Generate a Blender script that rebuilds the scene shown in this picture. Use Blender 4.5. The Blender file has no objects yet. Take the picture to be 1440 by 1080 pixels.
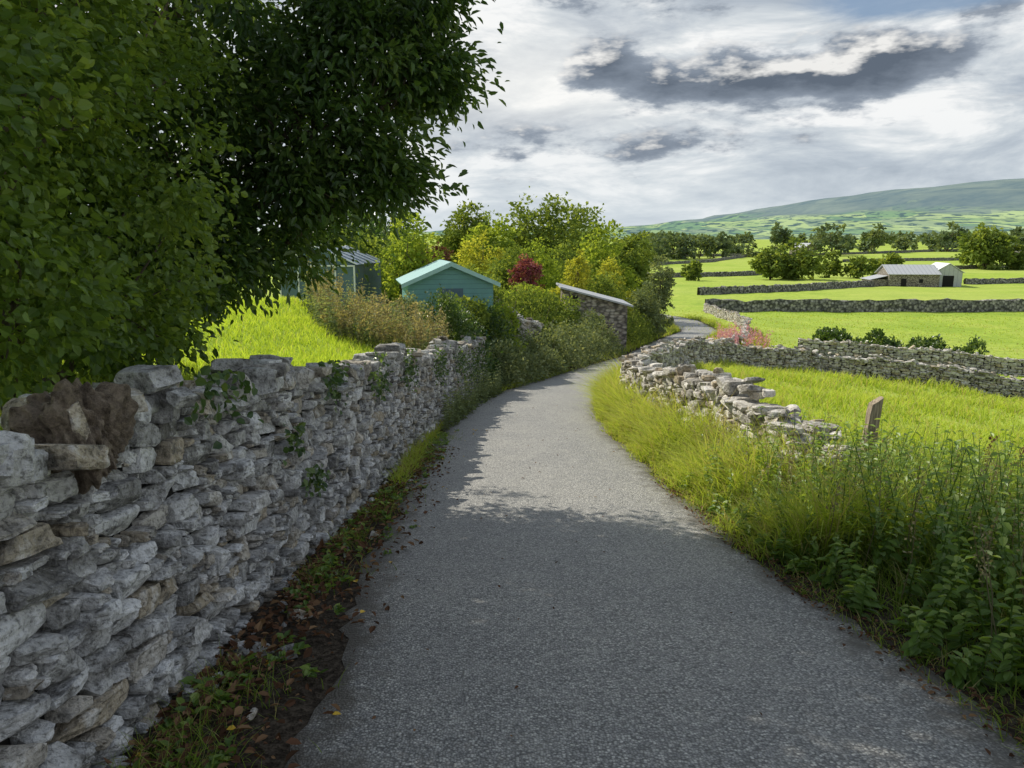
import bpy, math, numpy as np
from mathutils import Vector, Matrix
rng=np.random.default_rng(7)
scene=bpy.context.scene
rad=math.radians
# ------------------------------------------------------------------ terrain functions
def smooth_table(ys,vs,y0=-40,y1=300,w=4.0):
    yy=np.arange(y0,y1,.25); v=np.interp(yy,ys,vs)
    n=int(w/.25)|1; k=np.hanning(n+2)[1:-1]; k/=k.sum()
    p=np.pad(v,n//2,mode='reflect',reflect_type='odd'); v=np.convolve(p,k,'valid')
    return yy,v
PY=[-40,-10,0,6,12.7,20,35,59,91,150,300,600,1200,2500,7000]
PV=[5,1.3,0,-.8,-1.62,-2.35,-3.85,-5.6,-7.0,-7.7,-8.2,-7.4,-4,4,30]
CY=[-40,-5,2.5,6,12.9,16,19.5,23,27.5,35,46,59,72,90,150,7000]
CX=[1.2,.85,.6,.3,.2,.45,1.5,2.7,4.1,6.8,10.3,15,16.6,15,5,5]
WY=[-40,2.8,5.3,11,15.5,19.5,23,27.5,35,46,59,72,90,150,7000]
WX=[-1.5,-1.47,-1.45,-1.3,-1.05,-.5,.75,2.1,4.6,8.0,12.6,14.2,12.5,2,2]
tP=smooth_table(PY,PV); tC=smooth_table(CY,CX,w=3.5); tW=smooth_table(WY,WX,w=3)
def tab(t,YY,VV,y):
    y=np.asarray(y,float); return np.where(y<299,np.interp(y,t[0],t[1]),np.interp(y,YY,VV))
Pf=lambda y:tab(tP,PY,PV,y)
C=lambda y:tab(tC,CY,CX,y)
WL=lambda y:tab(tW,WY,WX,y)
def ss(t): t=np.clip(t,0,1); return t*t*(3-2*t)
def H(x,y):
    x=np.asarray(x,float); y=np.asarray(y,float)
    P=Pf(y); s=x-WL(y)
    a=np.interp(y,[-40,14,18,24,40,70],[1.12,1.12,.9,.7,.5,0])
    w=np.interp(y,[15,20,30],[.22,1.5,3])
    near=P+a*ss((-s-.14)/w)
    G=np.interp(y,[-40,-10,0,6,12,18,25,35,50,75,120,300,1000,7000],[2,1.2,.95,.55,.3,.05,-.7,-1.9,-3.1,-4.2,-5.2,-7,2,40])
    t1=ss((-s-.5)/4.5)
    h=near*(1-t1)+G*t1
    r=np.maximum(x-(C(y)+1.9),0)
    h=h-.15*30*(1-np.exp(-r/30))*np.interp(y,[35,95],[1,0])+.10*ss(r/.5)*np.interp(y,[60,90],[1,0])
    off=np.clip(np.maximum(r,np.maximum(-s-.6,0))/2,0,1)
    h=h+off*.05*(np.sin(x*1.1+y*.4)+np.sin(y*.9-x*.5))
    far=np.clip((y-100)/300,0,1)
    h=h+far*1.3*(np.sin(x*.011+1)*np.cos(y*.008)+.5*np.sin(x*.027+y*.013))
    return h
# ------------------------------------------------------------------ mesh builder
class MB:
    def __init__(s): s.V=[];s.F=[];s.M=[];s.R=[];s.T=[];s.n=0
    def add(s,v,f,mi=0,r=0.,t=0.):
        v=np.asarray(v,np.float32).reshape(-1,3); f=np.asarray(f,np.int32).reshape(-1,4)
        s.V.append(v); s.F.append(f+s.n); s.M.append(np.full(len(f),mi,np.int32))
        s.R.append(np.broadcast_to(np.asarray(r,np.float32),(len(v),)).copy())
        s.T.append(np.broadcast_to(np.asarray(t,np.float32),(len(v),)).copy()); s.n+=len(v)
    def build(s,name,mats,smooth=False,parent=None):
        V=np.concatenate(s.V);F=np.concatenate(s.F);M=np.concatenate(s.M)
        me=bpy.data.meshes.new(name); me.vertices.add(len(V)); me.vertices.foreach_set('co',V.ravel())
        me.loops.add(F.size); me.loops.foreach_set('vertex_index',F.ravel())
        me.polygons.add(len(F)); me.polygons.foreach_set('loop_start',np.arange(0,F.size,4,dtype=np.int32))
        me.polygons.foreach_set('loop_total',np.full(len(F),4,np.int32))
        for m in mats: me.materials.append(m)
        me.polygons.foreach_set('material_index',M)
        me.polygons.foreach_set('use_smooth',np.full(len(F),smooth,bool))
        a=me.attributes.new('rnd','FLOAT','POINT'); a.data.foreach_set('value',np.concatenate(s.R))
        a=me.attributes.new('t','FLOAT','POINT'); a.data.foreach_set('value',np.concatenate(s.T))
        me.update(calc_edges=True); me.validate()
        o=bpy.data.objects.new(name,me); scene.collection.objects.link(o)
        if parent: o.parent=parent
        return o
def nrmz(v): return v/np.maximum(np.linalg.norm(v,axis=-1,keepdims=True),1e-9)
def leaves(mb,pos,d,n,size,mi=0,w=.5,r=None,simple=False):
    N=len(pos); d=nrmz(d); s=nrmz(np.cross(d,n)); n=np.cross(s,d)
    size=np.broadcast_to(np.asarray(size,float),(N,))[:,None]
    if r is None: r=rng.random(N)
    if simple:
        tp=np.array([[0,0,0],[.45,.5,.10],[1,.05,-.05],[.55,-.5,.05]])
        V=np.stack([pos+size*(a*d+b*w*s+c*n) for a,b,c in tp],1)
        mb.add(V,np.arange(N)[:,None]*4+[0,1,2,3],mi,np.repeat(r,4),np.tile([0,.5,1,.5],N)); return
    tp=np.array([[0,0,0],[.32,.5,.12],[.7,.4,.06],[1,0,-.12],[.7,-.4,.06],[.32,-.5,.12]])
    V=np.stack([pos+size*(a*d+b*w*s+c*n) for a,b,c in tp],1)
    b=np.arange(N)[:,None]*6
    F=np.concatenate([b+[0,1,2,3],b+[0,3,4,5]])
    mb.add(V,F,mi,np.repeat(r,6),np.tile([0,.4,.7,1,.7,.4],N))
def rdir(N): return nrmz(rng.normal(size=(N,3)))
def tube(mb,pts,rads,mi=1,seg=7,r=.5):
    pts=np.asarray(pts,float); k=len(pts)
    t=nrmz(np.gradient(pts,axis=0)); ref=np.array([.3,.9,.2]); a=nrmz(np.cross(t,ref)); b=np.cross(t,a)
    an=np.linspace(0,2*np.pi,seg,endpoint=False)
    V=pts[:,None]+np.asarray(rads)[:,None,None]*(np.cos(an)[None,:,None]*a[:,None]+np.sin(an)[None,:,None]*b[:,None])
    F=[]
    for i in range(k-1):
        for j in range(seg): F.append([i*seg+j,i*seg+(j+1)%seg,(i+1)*seg+(j+1)%seg,(i+1)*seg+j])
    mb.add(V,F,mi,r,.5)
def grass(mb,x,y,h,wd,lean=.4,mi=0,zf=H,segs=3,dirbias=None,r=None):
    N=len(x); h=np.broadcast_to(h,(N,)); wd=np.broadcast_to(wd,(N,))
    base=np.stack([x,y,zf(x,y)-.02],1); az=rng.random(N)*6.283
    ld=np.stack([np.cos(az),np.sin(az),0*az],1)
    if dirbias is not None: ld=nrmz(ld+np.asarray(dirbias))
    az2=rng.random(N)*6.283; sd=np.stack([np.cos(az2),np.sin(az2),0*az2],1)
    le=lean*(.3+rng.random(N)*1.2)
    ts=np.linspace(0,1,segs+1); Vs=[];Ts=[]
    for t in ts:
        c=base+ld*(h*le*t*t)[:,None]+np.array([0,0,1.])*(h*(t-.35*le*t*t))[:,None]
        ww=(wd*.5*(1-t**1.6*.95))[:,None]
        Vs+=[c-sd*ww,c+sd*ww]; Ts+=[t,t]
    V=np.stack(Vs,1); k=2*(segs+1); b=np.arange(N)[:,None]*k
    F=np.concatenate([b+[2*i,2*i+1,2*i+3,2*i+2] for i in range(segs)])
    if r is None: r=rng.random(N)
    mb.add(V,F,mi,np.repeat(r,k),np.tile(Ts,N))
# ------------------------------------------------------------------ materials
class NT:
    def __init__(s,nt): s.nt=nt; nt.nodes.clear()
    def n(s,ty,ins=None,**kw):
        x=s.nt.nodes.new(ty)
        for k,v in kw.items(): setattr(x,k,v)
        for k,v in (ins or {}).items(): s.set(x.inputs[k],v)
        return x
    def set(s,i,v):
        if isinstance(v,bpy.types.NodeSocket): s.nt.links.new(v,i)
        elif isinstance(v,(tuple,list)) and i.type=='RGBA' and len(v)==3: i.default_value=(*v,1)
        else: i.default_value=v
    def m(s,op,a,b=None,c=None,clamp=False):
        x=s.n('ShaderNodeMath',operation=op); x.use_clamp=clamp; s.set(x.inputs[0],a)
        if b is not None: s.set(x.inputs[1],b)
        if c is not None: s.set(x.inputs[2],c)
        return x.outputs[0]
    def mix(s,f,a,b,mode='MIX'):
        x=s.n('ShaderNodeMix',data_type='RGBA',blend_type=mode); s.set(x.inputs[0],f); s.set(x.inputs[6],a); s.set(x.inputs[7],b); return x.outputs[2]
    def ramp(s,f,stops,interp='LINEAR'):
        x=s.n('ShaderNodeValToRGB'); cr=x.color_ramp; cr.interpolation=interp
        while len(cr.elements)<len(stops): cr.elements.new(.5)
        for e,(p,c) in zip(cr.elements,stops):
            e.position=p; e.color=(*c,1) if isinstance(c,(tuple,list)) else (c,c,c,1)
        s.set(x.inputs[0],f); return x.outputs[0]
    def noise(s,vec,scale,det=4,rough=.55,dist=0):
        x=s.n('ShaderNodeTexNoise',{'Scale':scale,'Detail':det,'Roughness':rough,'Distortion':dist})
        if vec is not None: s.set(x.inputs['Vector'],vec)
        return x.outputs[0]
    def vor(s,vec,scale,feature='F1',out=0,rand=1):
        x=s.n('ShaderNodeTexVoronoi',feature=feature); s.set(x.inputs['Scale'],scale); s.set(x.inputs['Vector'],vec); s.set(x.inputs['Randomness'],rand); return x.outputs[out]
    def attr(s,name): return s.n('ShaderNodeAttribute',attribute_name=name).outputs['Fac']
def newmat(name):
    m=bpy.data.materials.new(name); m.use_nodes=True; t=NT(m.node_tree)
    t.obj=t.n('ShaderNodeTexCoord').outputs['Object']
    t.out=t.n('ShaderNodeOutputMaterial'); return m,t
def finish(t,col,rough=.8,bump=None,bstr=.5,bdist=.01,spec=.3,transl=0,tcol=None,metal=0):
    p=t.n('ShaderNodeBsdfPrincipled',{'Base Color':col,'Roughness':rough,'Specular IOR Level':spec,'Metallic':metal})
    if bump is not None:
        b=t.n('ShaderNodeBump',{'Height':bump,'Strength':bstr,'Distance':bdist}); t.set(p.inputs['Normal'],b.outputs[0])
    sh=p.outputs[0]
    if transl:
        tr=t.n('ShaderNodeBsdfTranslucent',{'Color':tcol if tcol is not None else col})
        mx=t.n('ShaderNodeMixShader',{0:transl,1:sh,2:tr.outputs[0]}); sh=mx.outputs[0]
    t.set(t.out.inputs[0],sh)
def leafmat(name,a,b,c=None,transl=.35,rough=.5,nscale=.8):
    m,t=newmat(name); r=t.attr('rnd')
    c=c or b
    col=t.ramp(r,[(0,a),(.6,b),(1,c)])
    tc=t.mix(1.,col,(2.2,1.95,.8),'MULTIPLY')
    if rough>=.55:
        d=t.n('ShaderNodeBsdfDiffuse',{'Color':col}); tr=t.n('ShaderNodeBsdfTranslucent',{'Color':tc})
        t.set(t.out.inputs[0],t.n('ShaderNodeMixShader',{0:transl,1:d.outputs[0],2:tr.outputs[0]}).outputs[0])
    else: finish(t,col,rough,spec=.5,transl=transl,tcol=tc)
    return m
def grassmat(name,base,mid,tip,dry=(.50,.44,.22),transl=.42,dryf=.88):
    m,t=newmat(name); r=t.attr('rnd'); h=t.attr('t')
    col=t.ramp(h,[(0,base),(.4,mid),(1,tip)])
    nz=t.noise(t.obj,1.3,0)
    col=t.mix(t.m('MULTIPLY',nz,.5),col,t.mix(1.,col,(.6,.74,.5),'MULTIPLY'))
    col=t.mix(t.m('GREATER_THAN',r,dryf),col,dry)
    col=t.mix(t.m('MULTIPLY',r,.3),col,(mid[0]*.55,mid[1]*.6,mid[2]*.5))
    tc=t.mix(1.,col,(1.6,1.42,.8),'MULTIPLY')
    d=t.n('ShaderNodeBsdfDiffuse',{'Color':col}); tr=t.n('ShaderNodeBsdfTranslucent',{'Color':tc})
    t.set(t.out.inputs[0],t.n('ShaderNodeMixShader',{0:transl,1:d.outputs[0],2:tr.outputs[0]}).outputs[0]); return m
def stonemat(name,warm=0.,bright=1.):
    m,t=newmat(name); r=t.attr('rnd')
    g=lambda v,w=0:(v*bright*(1+w),v*bright*(1+.35*w),v*bright*(1-.6*w))
    base=t.ramp(r,[(0,g(.22,.04+warm)),(.2,g(.40,.02+warm)),(.5,g(.54,.02+warm)),(.72,g(.70,.0+warm)),(.84,g(.44,.12+warm)),(.93,g(.35,.30+warm)),(1,g(.28,.15+warm))])
    n1=t.noise(t.obj,7,4,.65); n2=t.noise(t.obj,38,3,.7)
    col=t.mix(t.ramp(n1,[(.34,.85),(.5,0.)]),base,g(.12,.1))
    col=t.mix(t.ramp(n1,[(.54,0.),(.66,.6)]),col,g(.82,.02))
    col=t.mix(t.ramp(n2,[(.32,.85),(.5,0.)]),col,t.mix(1.,col,(.25,.25,.24),'MULTIPLY'))
    col=t.mix(t.ramp(n2,[(.6,0.),(.75,.5)]),col,g(.85))
    bm=t.m('ADD',n2,t.m('MULTIPLY',n1,2.))
    finish(t,col,.9,bm,.8,.02,spec=.2); return m
M_stone=stonemat('limestone',.0); M_stone2=stonemat('warm_limestone',.08,1.0)
m,t=newmat('gap_shade_core'); finish(t,(.012,.011,.01),.95); M_core=m  # near-black filler box; shade between the stones is put into its colour
# asphalt
m,t=newmat('asphalt')
vn=t.n('ShaderNodeTexVoronoi',{'Scale':88,'Vector':t.obj}); v=vn.outputs[0]
n1=t.noise(t.obj,.9,3); n2=t.noise(t.obj,260,1,.7); n3=t.noise(t.obj,6,3,.6)
g=t.n('ShaderNodeSeparateColor',{0:vn.outputs['Color']}).outputs[0]
col=t.ramp(g,[(0,(.17,.17,.172)),(.5,(.31,.305,.295)),(.85,(.44,.43,.41)),(1,(.66,.65,.61))])
col=t.mix(t.ramp(v,[(.35,0.),(.75,.8)]),col,(.055,.055,.055))
col=t.mix(t.ramp(n1,[(.35,0.),(.7,.55)]),col,t.mix(1.,col,(1.4,1.37,1.3),'MULTIPLY'))
col=t.mix(t.ramp(n3,[(.5,0.),(.8,.4)]),col,(.40,.385,.35))
e=t.attr('t'); em=t.m('ADD',e,t.m('MULTIPLY',t.m('SUBTRACT',n3,.5),.6))
col=t.mix(t.ramp(em,[(.80,0.),(1.0,.85)]),col,(.07,.058,.045))
bm=t.m('ADD',t.m('MULTIPLY',v,-1.),t.m('MULTIPLY',n2,.6))
finish(t,col,.5,bm,.8,.008,spec=.6); M_asph=m
# ground
m,t=newmat('ground_grass_and_soil')
so=t.attr('t'); 
n1=t.noise(t.obj,.13,3,.6); n2=t.noise(t.obj,1.7,3,.6); n3=t.noise(t.obj,25,2,.7); n4=t.noise(t.obj,.02,3)
col=t.ramp(n1,[(.3,(.29,.42,.055)),(.5,(.39,.51,.075)),(.7,(.48,.55,.11))])
col=t.mix(t.ramp(n2,[(.35,.6),(.6,0.)]),col,(.20,.30,.045))
col=t.mix(t.ramp(n4,[(.4,0.),(.7,.6)]),col,(.48,.53,.15))
col=t.mix(t.ramp(n3,[(.35,.5),(.55,0.)]),col,t.mix(1.,col,(.5,.55,.4),'MULTIPLY'))
soil=t.mix(t.ramp(n3,[(.4,0.),(.7,1.)]),(.03,.023,.017),(.10,.08,.06))
col=t.mix(t.ramp(t.m('ADD',so,t.m('MULTIPLY',t.m('SUBTRACT',n2,.5),.5)),[(.4,0.),(.6,1.)]),col,soil)
finish(t,col,.95,n3,1.,.03,spec=.1); M_ground=m
# hill
m,t=newmat('moorland')
z=t.n('ShaderNodeSeparateXYZ',{0:t.obj}).outputs[2]
vn=t.n('ShaderNodeTexVoronoi',{'Scale':.0075,'Vector':t.n('ShaderNodeMapping',{'Vector':t.obj,'Scale':(1,.5,0)}).outputs[0]}); g=t.n('ShaderNodeSeparateColor',{0:vn.outputs['Color']}).outputs[0]
fld=t.ramp(g,[(0,(.12,.22,.11)),(.3,(.20,.32,.12)),(.5,(.36,.46,.16)),(.8,(.43,.53,.21)),(1,(.15,.21,.14))])
fld=t.mix(t.ramp(t.noise(t.n('ShaderNodeMapping',{'Vector':t.obj,'Scale':(1,.5,0)}).outputs[0],.022,4,.6),[(.51,0.),(.56,.95)]),fld,(.035,.07,.055))
moor=t.mix(t.ramp(t.noise(t.obj,.004,4,.65),[(.35,0.),(.65,1.)]),(.09,.13,.14),(.20,.24,.20))
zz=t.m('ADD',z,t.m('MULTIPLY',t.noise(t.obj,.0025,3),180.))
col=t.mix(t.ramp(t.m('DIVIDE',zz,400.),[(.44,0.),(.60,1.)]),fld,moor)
col=t.mix(.22,col,(.20,.31,.42))  # distance haze put into the hill colour as an even blue tint
finish(t,col,1.,spec=0.); M_hill=m
m,t=newmat('bark'); n=t.noise(t.obj,9,3,.7); finish(t,t.mix(n,(.04,.03,.022),(.2,.165,.13)),.9,n,.8,.03); M_bark=m
L_dark=leafmat('laurel_leaf',(.035,.075,.022),(.07,.13,.035),(.15,.22,.065),.34,.34)
L_haw=leafmat('hawthorn_leaf',(.06,.115,.025),(.14,.22,.045),(.28,.37,.09),.42,.45)
L_mid=leafmat('broadleaf',(.08,.125,.04),(.16,.22,.055),(.28,.34,.09),.34,.55)
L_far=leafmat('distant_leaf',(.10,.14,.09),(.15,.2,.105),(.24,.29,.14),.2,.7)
L_yel=leafmat('golden_leaf',(.2,.22,.05),(.35,.38,.07),(.5,.5,.11),.35,.55)
L_lime=leafmat('lime_leaf',(.13,.19,.04),(.23,.31,.06),(.35,.42,.09),.4,.55)
L_purp=leafmat('purple_leaf',(.12,.035,.05),(.25,.08,.11),(.36,.16,.18),.25,.55)
L_grey=leafmat('willow_leaf',(.12,.155,.085),(.2,.25,.13),(.33,.37,.21),.25,.6)
L_brown=leafmat('dry_weed_leaf',(.16,.15,.09),(.29,.265,.16),(.45,.41,.27),.25,.7)
L_net=leafmat('nettle_leaf',(.065,.13,.028),(.14,.24,.045),(.28,.37,.09),.4,.45)
L_pink=leafmat('willowherb_flower',(.45,.2,.3),(.6,.32,.45),(.65,.45,.55),.25,.6)
L_wood=leafmat('dock_seed',(.08,.04,.03),(.15,.075,.055),(.21,.12,.08),.1,.8)
L_orange=leafmat('fallen_leaf',(.06,.035,.022),(.15,.08,.05),(.28,.18,.10),.1,.6)
L_yl=leafmat('yellow_fallen_leaf',(.5,.32,.02),(.65,.42,.03),None,.1,.5)
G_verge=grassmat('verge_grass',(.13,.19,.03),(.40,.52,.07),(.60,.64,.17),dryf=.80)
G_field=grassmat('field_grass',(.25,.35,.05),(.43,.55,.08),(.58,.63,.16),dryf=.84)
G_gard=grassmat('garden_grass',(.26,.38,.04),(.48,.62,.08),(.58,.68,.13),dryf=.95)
G_shade=grassmat('shade_grass',(.08,.13,.03),(.20,.31,.05),(.38,.46,.12),dryf=.84)  # shaded copy of the verge grass, shade darkened into the blade colour
def plain(name,col,rough=.6,metal=0,var=.25,nscale=6,bscale=None):
    m,t=newmat(name); n=t.noise(t.obj,nscale,4,.65)
    c=t.mix(n,tuple(x*(1-var) for x in col),tuple(min(1,x*(1+var)) for x in col))
    finish(t,c,rough,t.noise(t.obj,nscale*5,3),.3,.01,metal=metal); return m
# ------------------------------------------------------------------ ground & road
def geo(a,b,step,g):
    o=[a]; 
    while o[-1]<b: o.append(o[-1]+step); step*=g
    return o
offL=[-x for x in geo(.55,6500,.18,1.09)][::-1]
off=offL+list(np.arange(-.5,5.2,.1))+geo(5.25,6500,.15,1.06)
ys=list(np.arange(-12,40,.25))+geo(40,7000,.3,1.035)
off=np.array(off); ys=np.array(ys)
X=WL(ys)[:,None]+off[None]; Y=np.repeat(ys[:,None],len(off),1); Z=H(X,Y)
nx=len(off); ny=len(ys); i=np.arange(ny-1)[:,None]*nx+np.arange(nx-1)[None]
F=np.stack([i,i+1,i+1+nx,i+nx],-1).reshape(-1,4)
Cx=C(Y); soil=((X>WL(Y)-.5)&(X<Cx+1.7)&(Y<80)).astype(float)
soil=np.where((Y>15)&(X<WL(Y)),0,soil)
soil=np.where((Y<7)&(X>Cx)&(X<Cx+4),.9,soil)
mb=MB(); mb.add(np.stack([X,Y,Z],-1),F,0,0,soil.ravel()); mb.build('ground',[M_ground],True)
ry=np.concatenate([np.arange(-12,40,.125),np.arange(40,84,.5)])
u=np.linspace(-1,1,25); sl=np.sqrt(1+np.gradient(C(ry),ry)**2)
jl=.05*np.sin(ry*2.3)+.03*np.sin(ry*5.9+1)+.02*rng.normal(size=len(ry)); jr=.05*np.sin(ry*1.9+2)+.03*np.sin(ry*6.7)+.02*rng.normal(size=len(ry))
Xr=C(ry)[:,None]+u[None]*1.4*sl[:,None]+np.where(u[None]<-.95,jl[:,None],0)+np.where(u[None]>.95,jr[:,None],0)
Yr=np.repeat(ry[:,None],25,1); Zr=Pf(Yr)+.018+.03*(1-u[None]**2)
Zr=np.where(np.abs(u[None])>.99,H(Xr,Yr)+.004,Zr)
i=np.arange(len(ry)-1)[:,None]*25+np.arange(24)[None]; F=np.stack([i,i+1,i+26,i+25],-1).reshape(-1,4)
mb=MB(); mb.add(np.stack([Xr,Yr,Zr],-1),F,0,0,np.repeat(np.abs(u)[None],len(ry),0).ravel()); mb.build('road',[M_asph],True)
# hill
hx=np.linspace(-6000,9000,240); hy=np.linspace(1500,6500,90); HX,HY=np.meshgrid(hx,hy)
R=np.interp(HX,[-6000,0,680,1177,1588,1910,2150,2480,2990,4200,9000],[60,35,57,106,155,200,250,300,342,390,420])
S=ss((HY-1700)/2800)*.85+.15*ss((HY-1500)/800)
HZ=-4+R*1.02*S+14*np.sin(HX*.004+HY*.003)*S+9*np.sin(HX*.011+HY*.006)*S+4*np.sin(HX*.023)*S
i=np.arange(89)[:,None]*240+np.arange(239)[None]
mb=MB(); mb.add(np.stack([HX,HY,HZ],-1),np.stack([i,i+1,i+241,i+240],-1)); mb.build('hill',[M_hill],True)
# ------------------------------------------------------------------ stones
def cube_template(n):
    g=np.linspace(-1,1,n+1); d={};V=[];F=[]
    def vid(p):
        k=tuple(np.round(p,5)); 
        if k not in d: d[k]=len(V); V.append(p)
        return d[k]
    for ax in range(3):
        for sgn in (-1,1):
            for a in range(n):
                for b in range(n):
                    q=[]
                    for (aa,bb) in ((a,b),(a+1,b),(a+1,b+1),(a,b+1)):
                        p=[0,0,0]; p[ax]=sgn; p[(ax+1)%3]=g[aa]; p[(ax+2)%3]=g[bb]; q.append(vid(p))
                    F.append(q if sgn>0 else q[::-1])
    return np.array(V,float),np.array(F)
TPL={n:cube_template(n) for n in (3,4,7)}
def stones(mb,cen,half,axes,n=4,mi=0,r=None,cut=.72,rough=.045):
    V,F=TPL[n]; S=len(cen)
    if S==0: return
    p=V[None].repeat(S,0); nr=(np.abs(p)**14).sum(-1,keepdims=True)**(1/14.); p=p/nr
    for k in range(11):
        d=rng.normal(size=(S,3)); d[:,k%3]*=.3; d=nrmz(d); dd=(cut+.5*rng.random(S))*np.abs(d).sum(-1)*.76
        pr=(p*d[:,None]).sum(-1)-dd[:,None]; p=p-np.maximum(pr,0)[...,None]*d[:,None]
    for k in range(2):
        fr=rng.normal(size=(S,1,3))*(2+1.6*k); ph=rng.random((S,1))*6.3; dr=rdir(S)[:,None]
        p=p+(rough/(1+.5*k))*np.sin((p*fr).sum(-1)+ph)[...,None]*dr
    p=p+rng.normal(size=p.shape)*rough*.4
    p=p*half[:,None]; W=cen[:,None]+np.einsum('svk,skj->svj',p,axes)
    if r is None: r=rng.random(S)
    FF=(np.arange(S)[:,None,None]*len(V)+F[None]).reshape(-1,4)
    mb.add(W.reshape(-1,3),FF,mi,np.repeat(r,len(V)),.5)
class Path:
    def __init__(s,pts,sm=1.2):
        p=np.array(pts,float); d=np.r_[0,np.cumsum(np.linalg.norm(np.diff(p,axis=0),axis=1))]
        s.s=np.arange(0,d[-1],.05); q=np.stack([np.interp(s.s,d,p[:,k]) for k in (0,1)],1)
        n=int(sm/.05)|1; k=np.hanning(n+2)[1:-1];k/=k.sum()
        q=np.stack([np.convolve(np.pad(q[:,j],n//2,mode='reflect',reflect_type='odd'),k,'valid') for j in (0,1)],1)
        s.q=q; s.t=nrmz(np.gradient(q,axis=0)); s.L=s.s[-1]
    def at(s,x):
        q=np.stack([np.interp(x,s.s,s.q[:,k]) for k in (0,1)],-1); t=nrmz(np.stack([np.interp(x,s.s,s.t[:,k]) for k in (0,1)],-1)); return q,t
def skyline(L,hf,wr,hr,res=.02):
    n=int(L/res); sky=np.zeros(n); out=[]; lim=np.array([hf(k*res) for k in range(n)])
    done=sky>=lim
    while True:
        c=np.where(done,1e9,sky); i=int(np.argmin(c))
        if c[i]>1e8: break
        lv=sky[i]; j=i
        while j<n and not done[j] and abs(sky[j]-lv)<1e-6: j+=1
        w=rng.uniform(*wr)*(.55+.8*rng.random()**2*1.8); k=int(w/res); 
        if (j-i)<k*1.45: k=j-i
        k=max(k,1); w=k*res
        h=np.clip(w*rng.uniform(.25,.75),*hr) if w>.06 else rng.uniform(hr[0],hr[0]*1.6)
        top=lv+h
        for nb in (i-1,i+k):
            if 0<=nb<n and abs(sky[nb]-top)<.022 and sky[nb]>lv+.02: top=sky[nb]
        out.append((i*res,(i+k)*res,lv,top)); sky[i:i+k]=top; done[i:i+k]=sky[i:i+k]>=lim[i:i+k]-.02
    return np.array(out)
def wall(name,pts,hf,sides=(1,),thick=.5,mat=None,nf=lambda x:4,wr=(.09,.24),hr=(.035,.14),batter=.1,cop=(.14,.3),coph=(.1,.22),zsink=.05,jit=.022,copup=.5,zf=H):
    pa=Path(pts); mb=MB(); mat=mat or M_stone
    ss_=np.arange(0,pa.L,.3); q,t=pa.at(ss_); nn=np.stack([t[:,1],-t[:,0]],1) # right-hand normal
    zb=zf(q[:,0],q[:,1])-.1; zt=zf(q[:,0],q[:,1])+np.array([hf(a) for a in ss_])-.05
    A=thick/2-.11
    ring=[]
    for sg,zz,k in ((1,zb,A),(1,zt,A-batter*1.2),(-1,zt,A-batter*1.2),(-1,zb,A)):
        ring.append(np.c_[q+sg*nn*max(k,.04),zz])
    V=np.stack(ring,1); F=[]
    for a in range(len(ss_)-1):
        for b in range(4): F.append([a*4+b,a*4+(b+1)%4,(a+1)*4+(b+1)%4,(a+1)*4+b])
    F.append([0,3,2,1]); e=(len(ss_)-1)*4; F.append([e,e+1,e+2,e+3])
    mb.add(V,F,1,.5,.5)
    def put(a0,a1,z0,z1,lat,dep,roll=.05,grow=1.02,yaw=.06):
        S=len(a0); sc=(a0+a1)/2; q,t=pa.at(sc); nn=np.stack([t[:,1],-t[:,0]],1)
        x=q+nn*lat[:,None]; g=zf(q[:,0],q[:,1]); 
        dz=(zf(*(q+t*.2).T)-zf(*(q-t*.2).T))/.4
        e1=nrmz(np.c_[t,dz]); e2=np.c_[nn,0*dz]; 
        ya=rng.normal(size=S)*yaw; e1b=nrmz(e1*np.cos(ya)[:,None]+e2*np.sin(ya)[:,None]); e2=nrmz(e2-e1b*(e2*e1b).sum(-1,keepdims=True))
        e3=np.cross(e1b,-e2); e3=np.where(e3[:,2:]<0,-e3,e3)
        ro=rng.normal(size=S)*roll; f1=e1b*np.cos(ro)[:,None]+e3*np.sin(ro)[:,None]; f3=-e1b*np.sin(ro)[:,None]+e3*np.cos(ro)[:,None]
        cen=np.c_[x,g+(z0+z1)/2-zsink]; half=np.c_[(a1-a0)/2*grow,dep/2,(z1-z0)/2*grow]; ax=np.stack([f1,e2,f3],1)
        dt=np.linalg.det(ax); ax[dt<0,1]*=-1
        nn_=np.array([nf(v) for v in q[:,1]])
        for k in np.unique(nn_):
            m_=nn_==k; stones(mb,cen[m_],half[m_],ax[m_],int(k))
    for sg in sides:
        st=skyline(pa.L,lambda s:hf(s)+zsink-.06,wr,hr); S=len(st)
        dep=np.full(S,.24)+rng.random(S)*.06; mid=(st[:,2]+st[:,3])/2
        lat=sg*(thick/2-batter*mid-dep/2+rng.normal(size=S)*jit)
        put(st[:,0],st[:,1],st[:,2],st[:,3],lat,dep,roll=.07)
    a=0;L=[]
    while a<pa.L:
        w=rng.uniform(*cop)*(1 if rng.random()<copup else 1.4); h=rng.uniform(*coph)*(1.25 if w<.2 else .8)
        L.append((a,a+w,hf(a+w/2)-.05,hf(a+w/2)-.05+h)); a+=w*.93
    L=np.array(L); S=len(L); put(L[:,0],L[:,1],L[:,2],L[:,3],rng.normal(size=S)*.04,np.full(S,thick*.8)*rng.uniform(.75,1.05,S),roll=.2,grow=1.05,yaw=.2)
    S=int(pa.L*3.2); a=rng.random(S)*pa.L; w=rng.uniform(.08,.22,S); h=rng.uniform(.04,.1,S); z=np.array([hf(v) for v in a])+rng.uniform(0,.14,S)
    put(a-w/2,a+w/2,z,z+h,rng.normal(size=S)*.11,rng.uniform(.12,.3,S),roll=.25,yaw=.6)
    return pa,mb,[mat,M_core]
yy=np.arange(-1.5,19.5,.5)
pts=[(float(WL(v))-.25,v) for v in yy]
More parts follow.
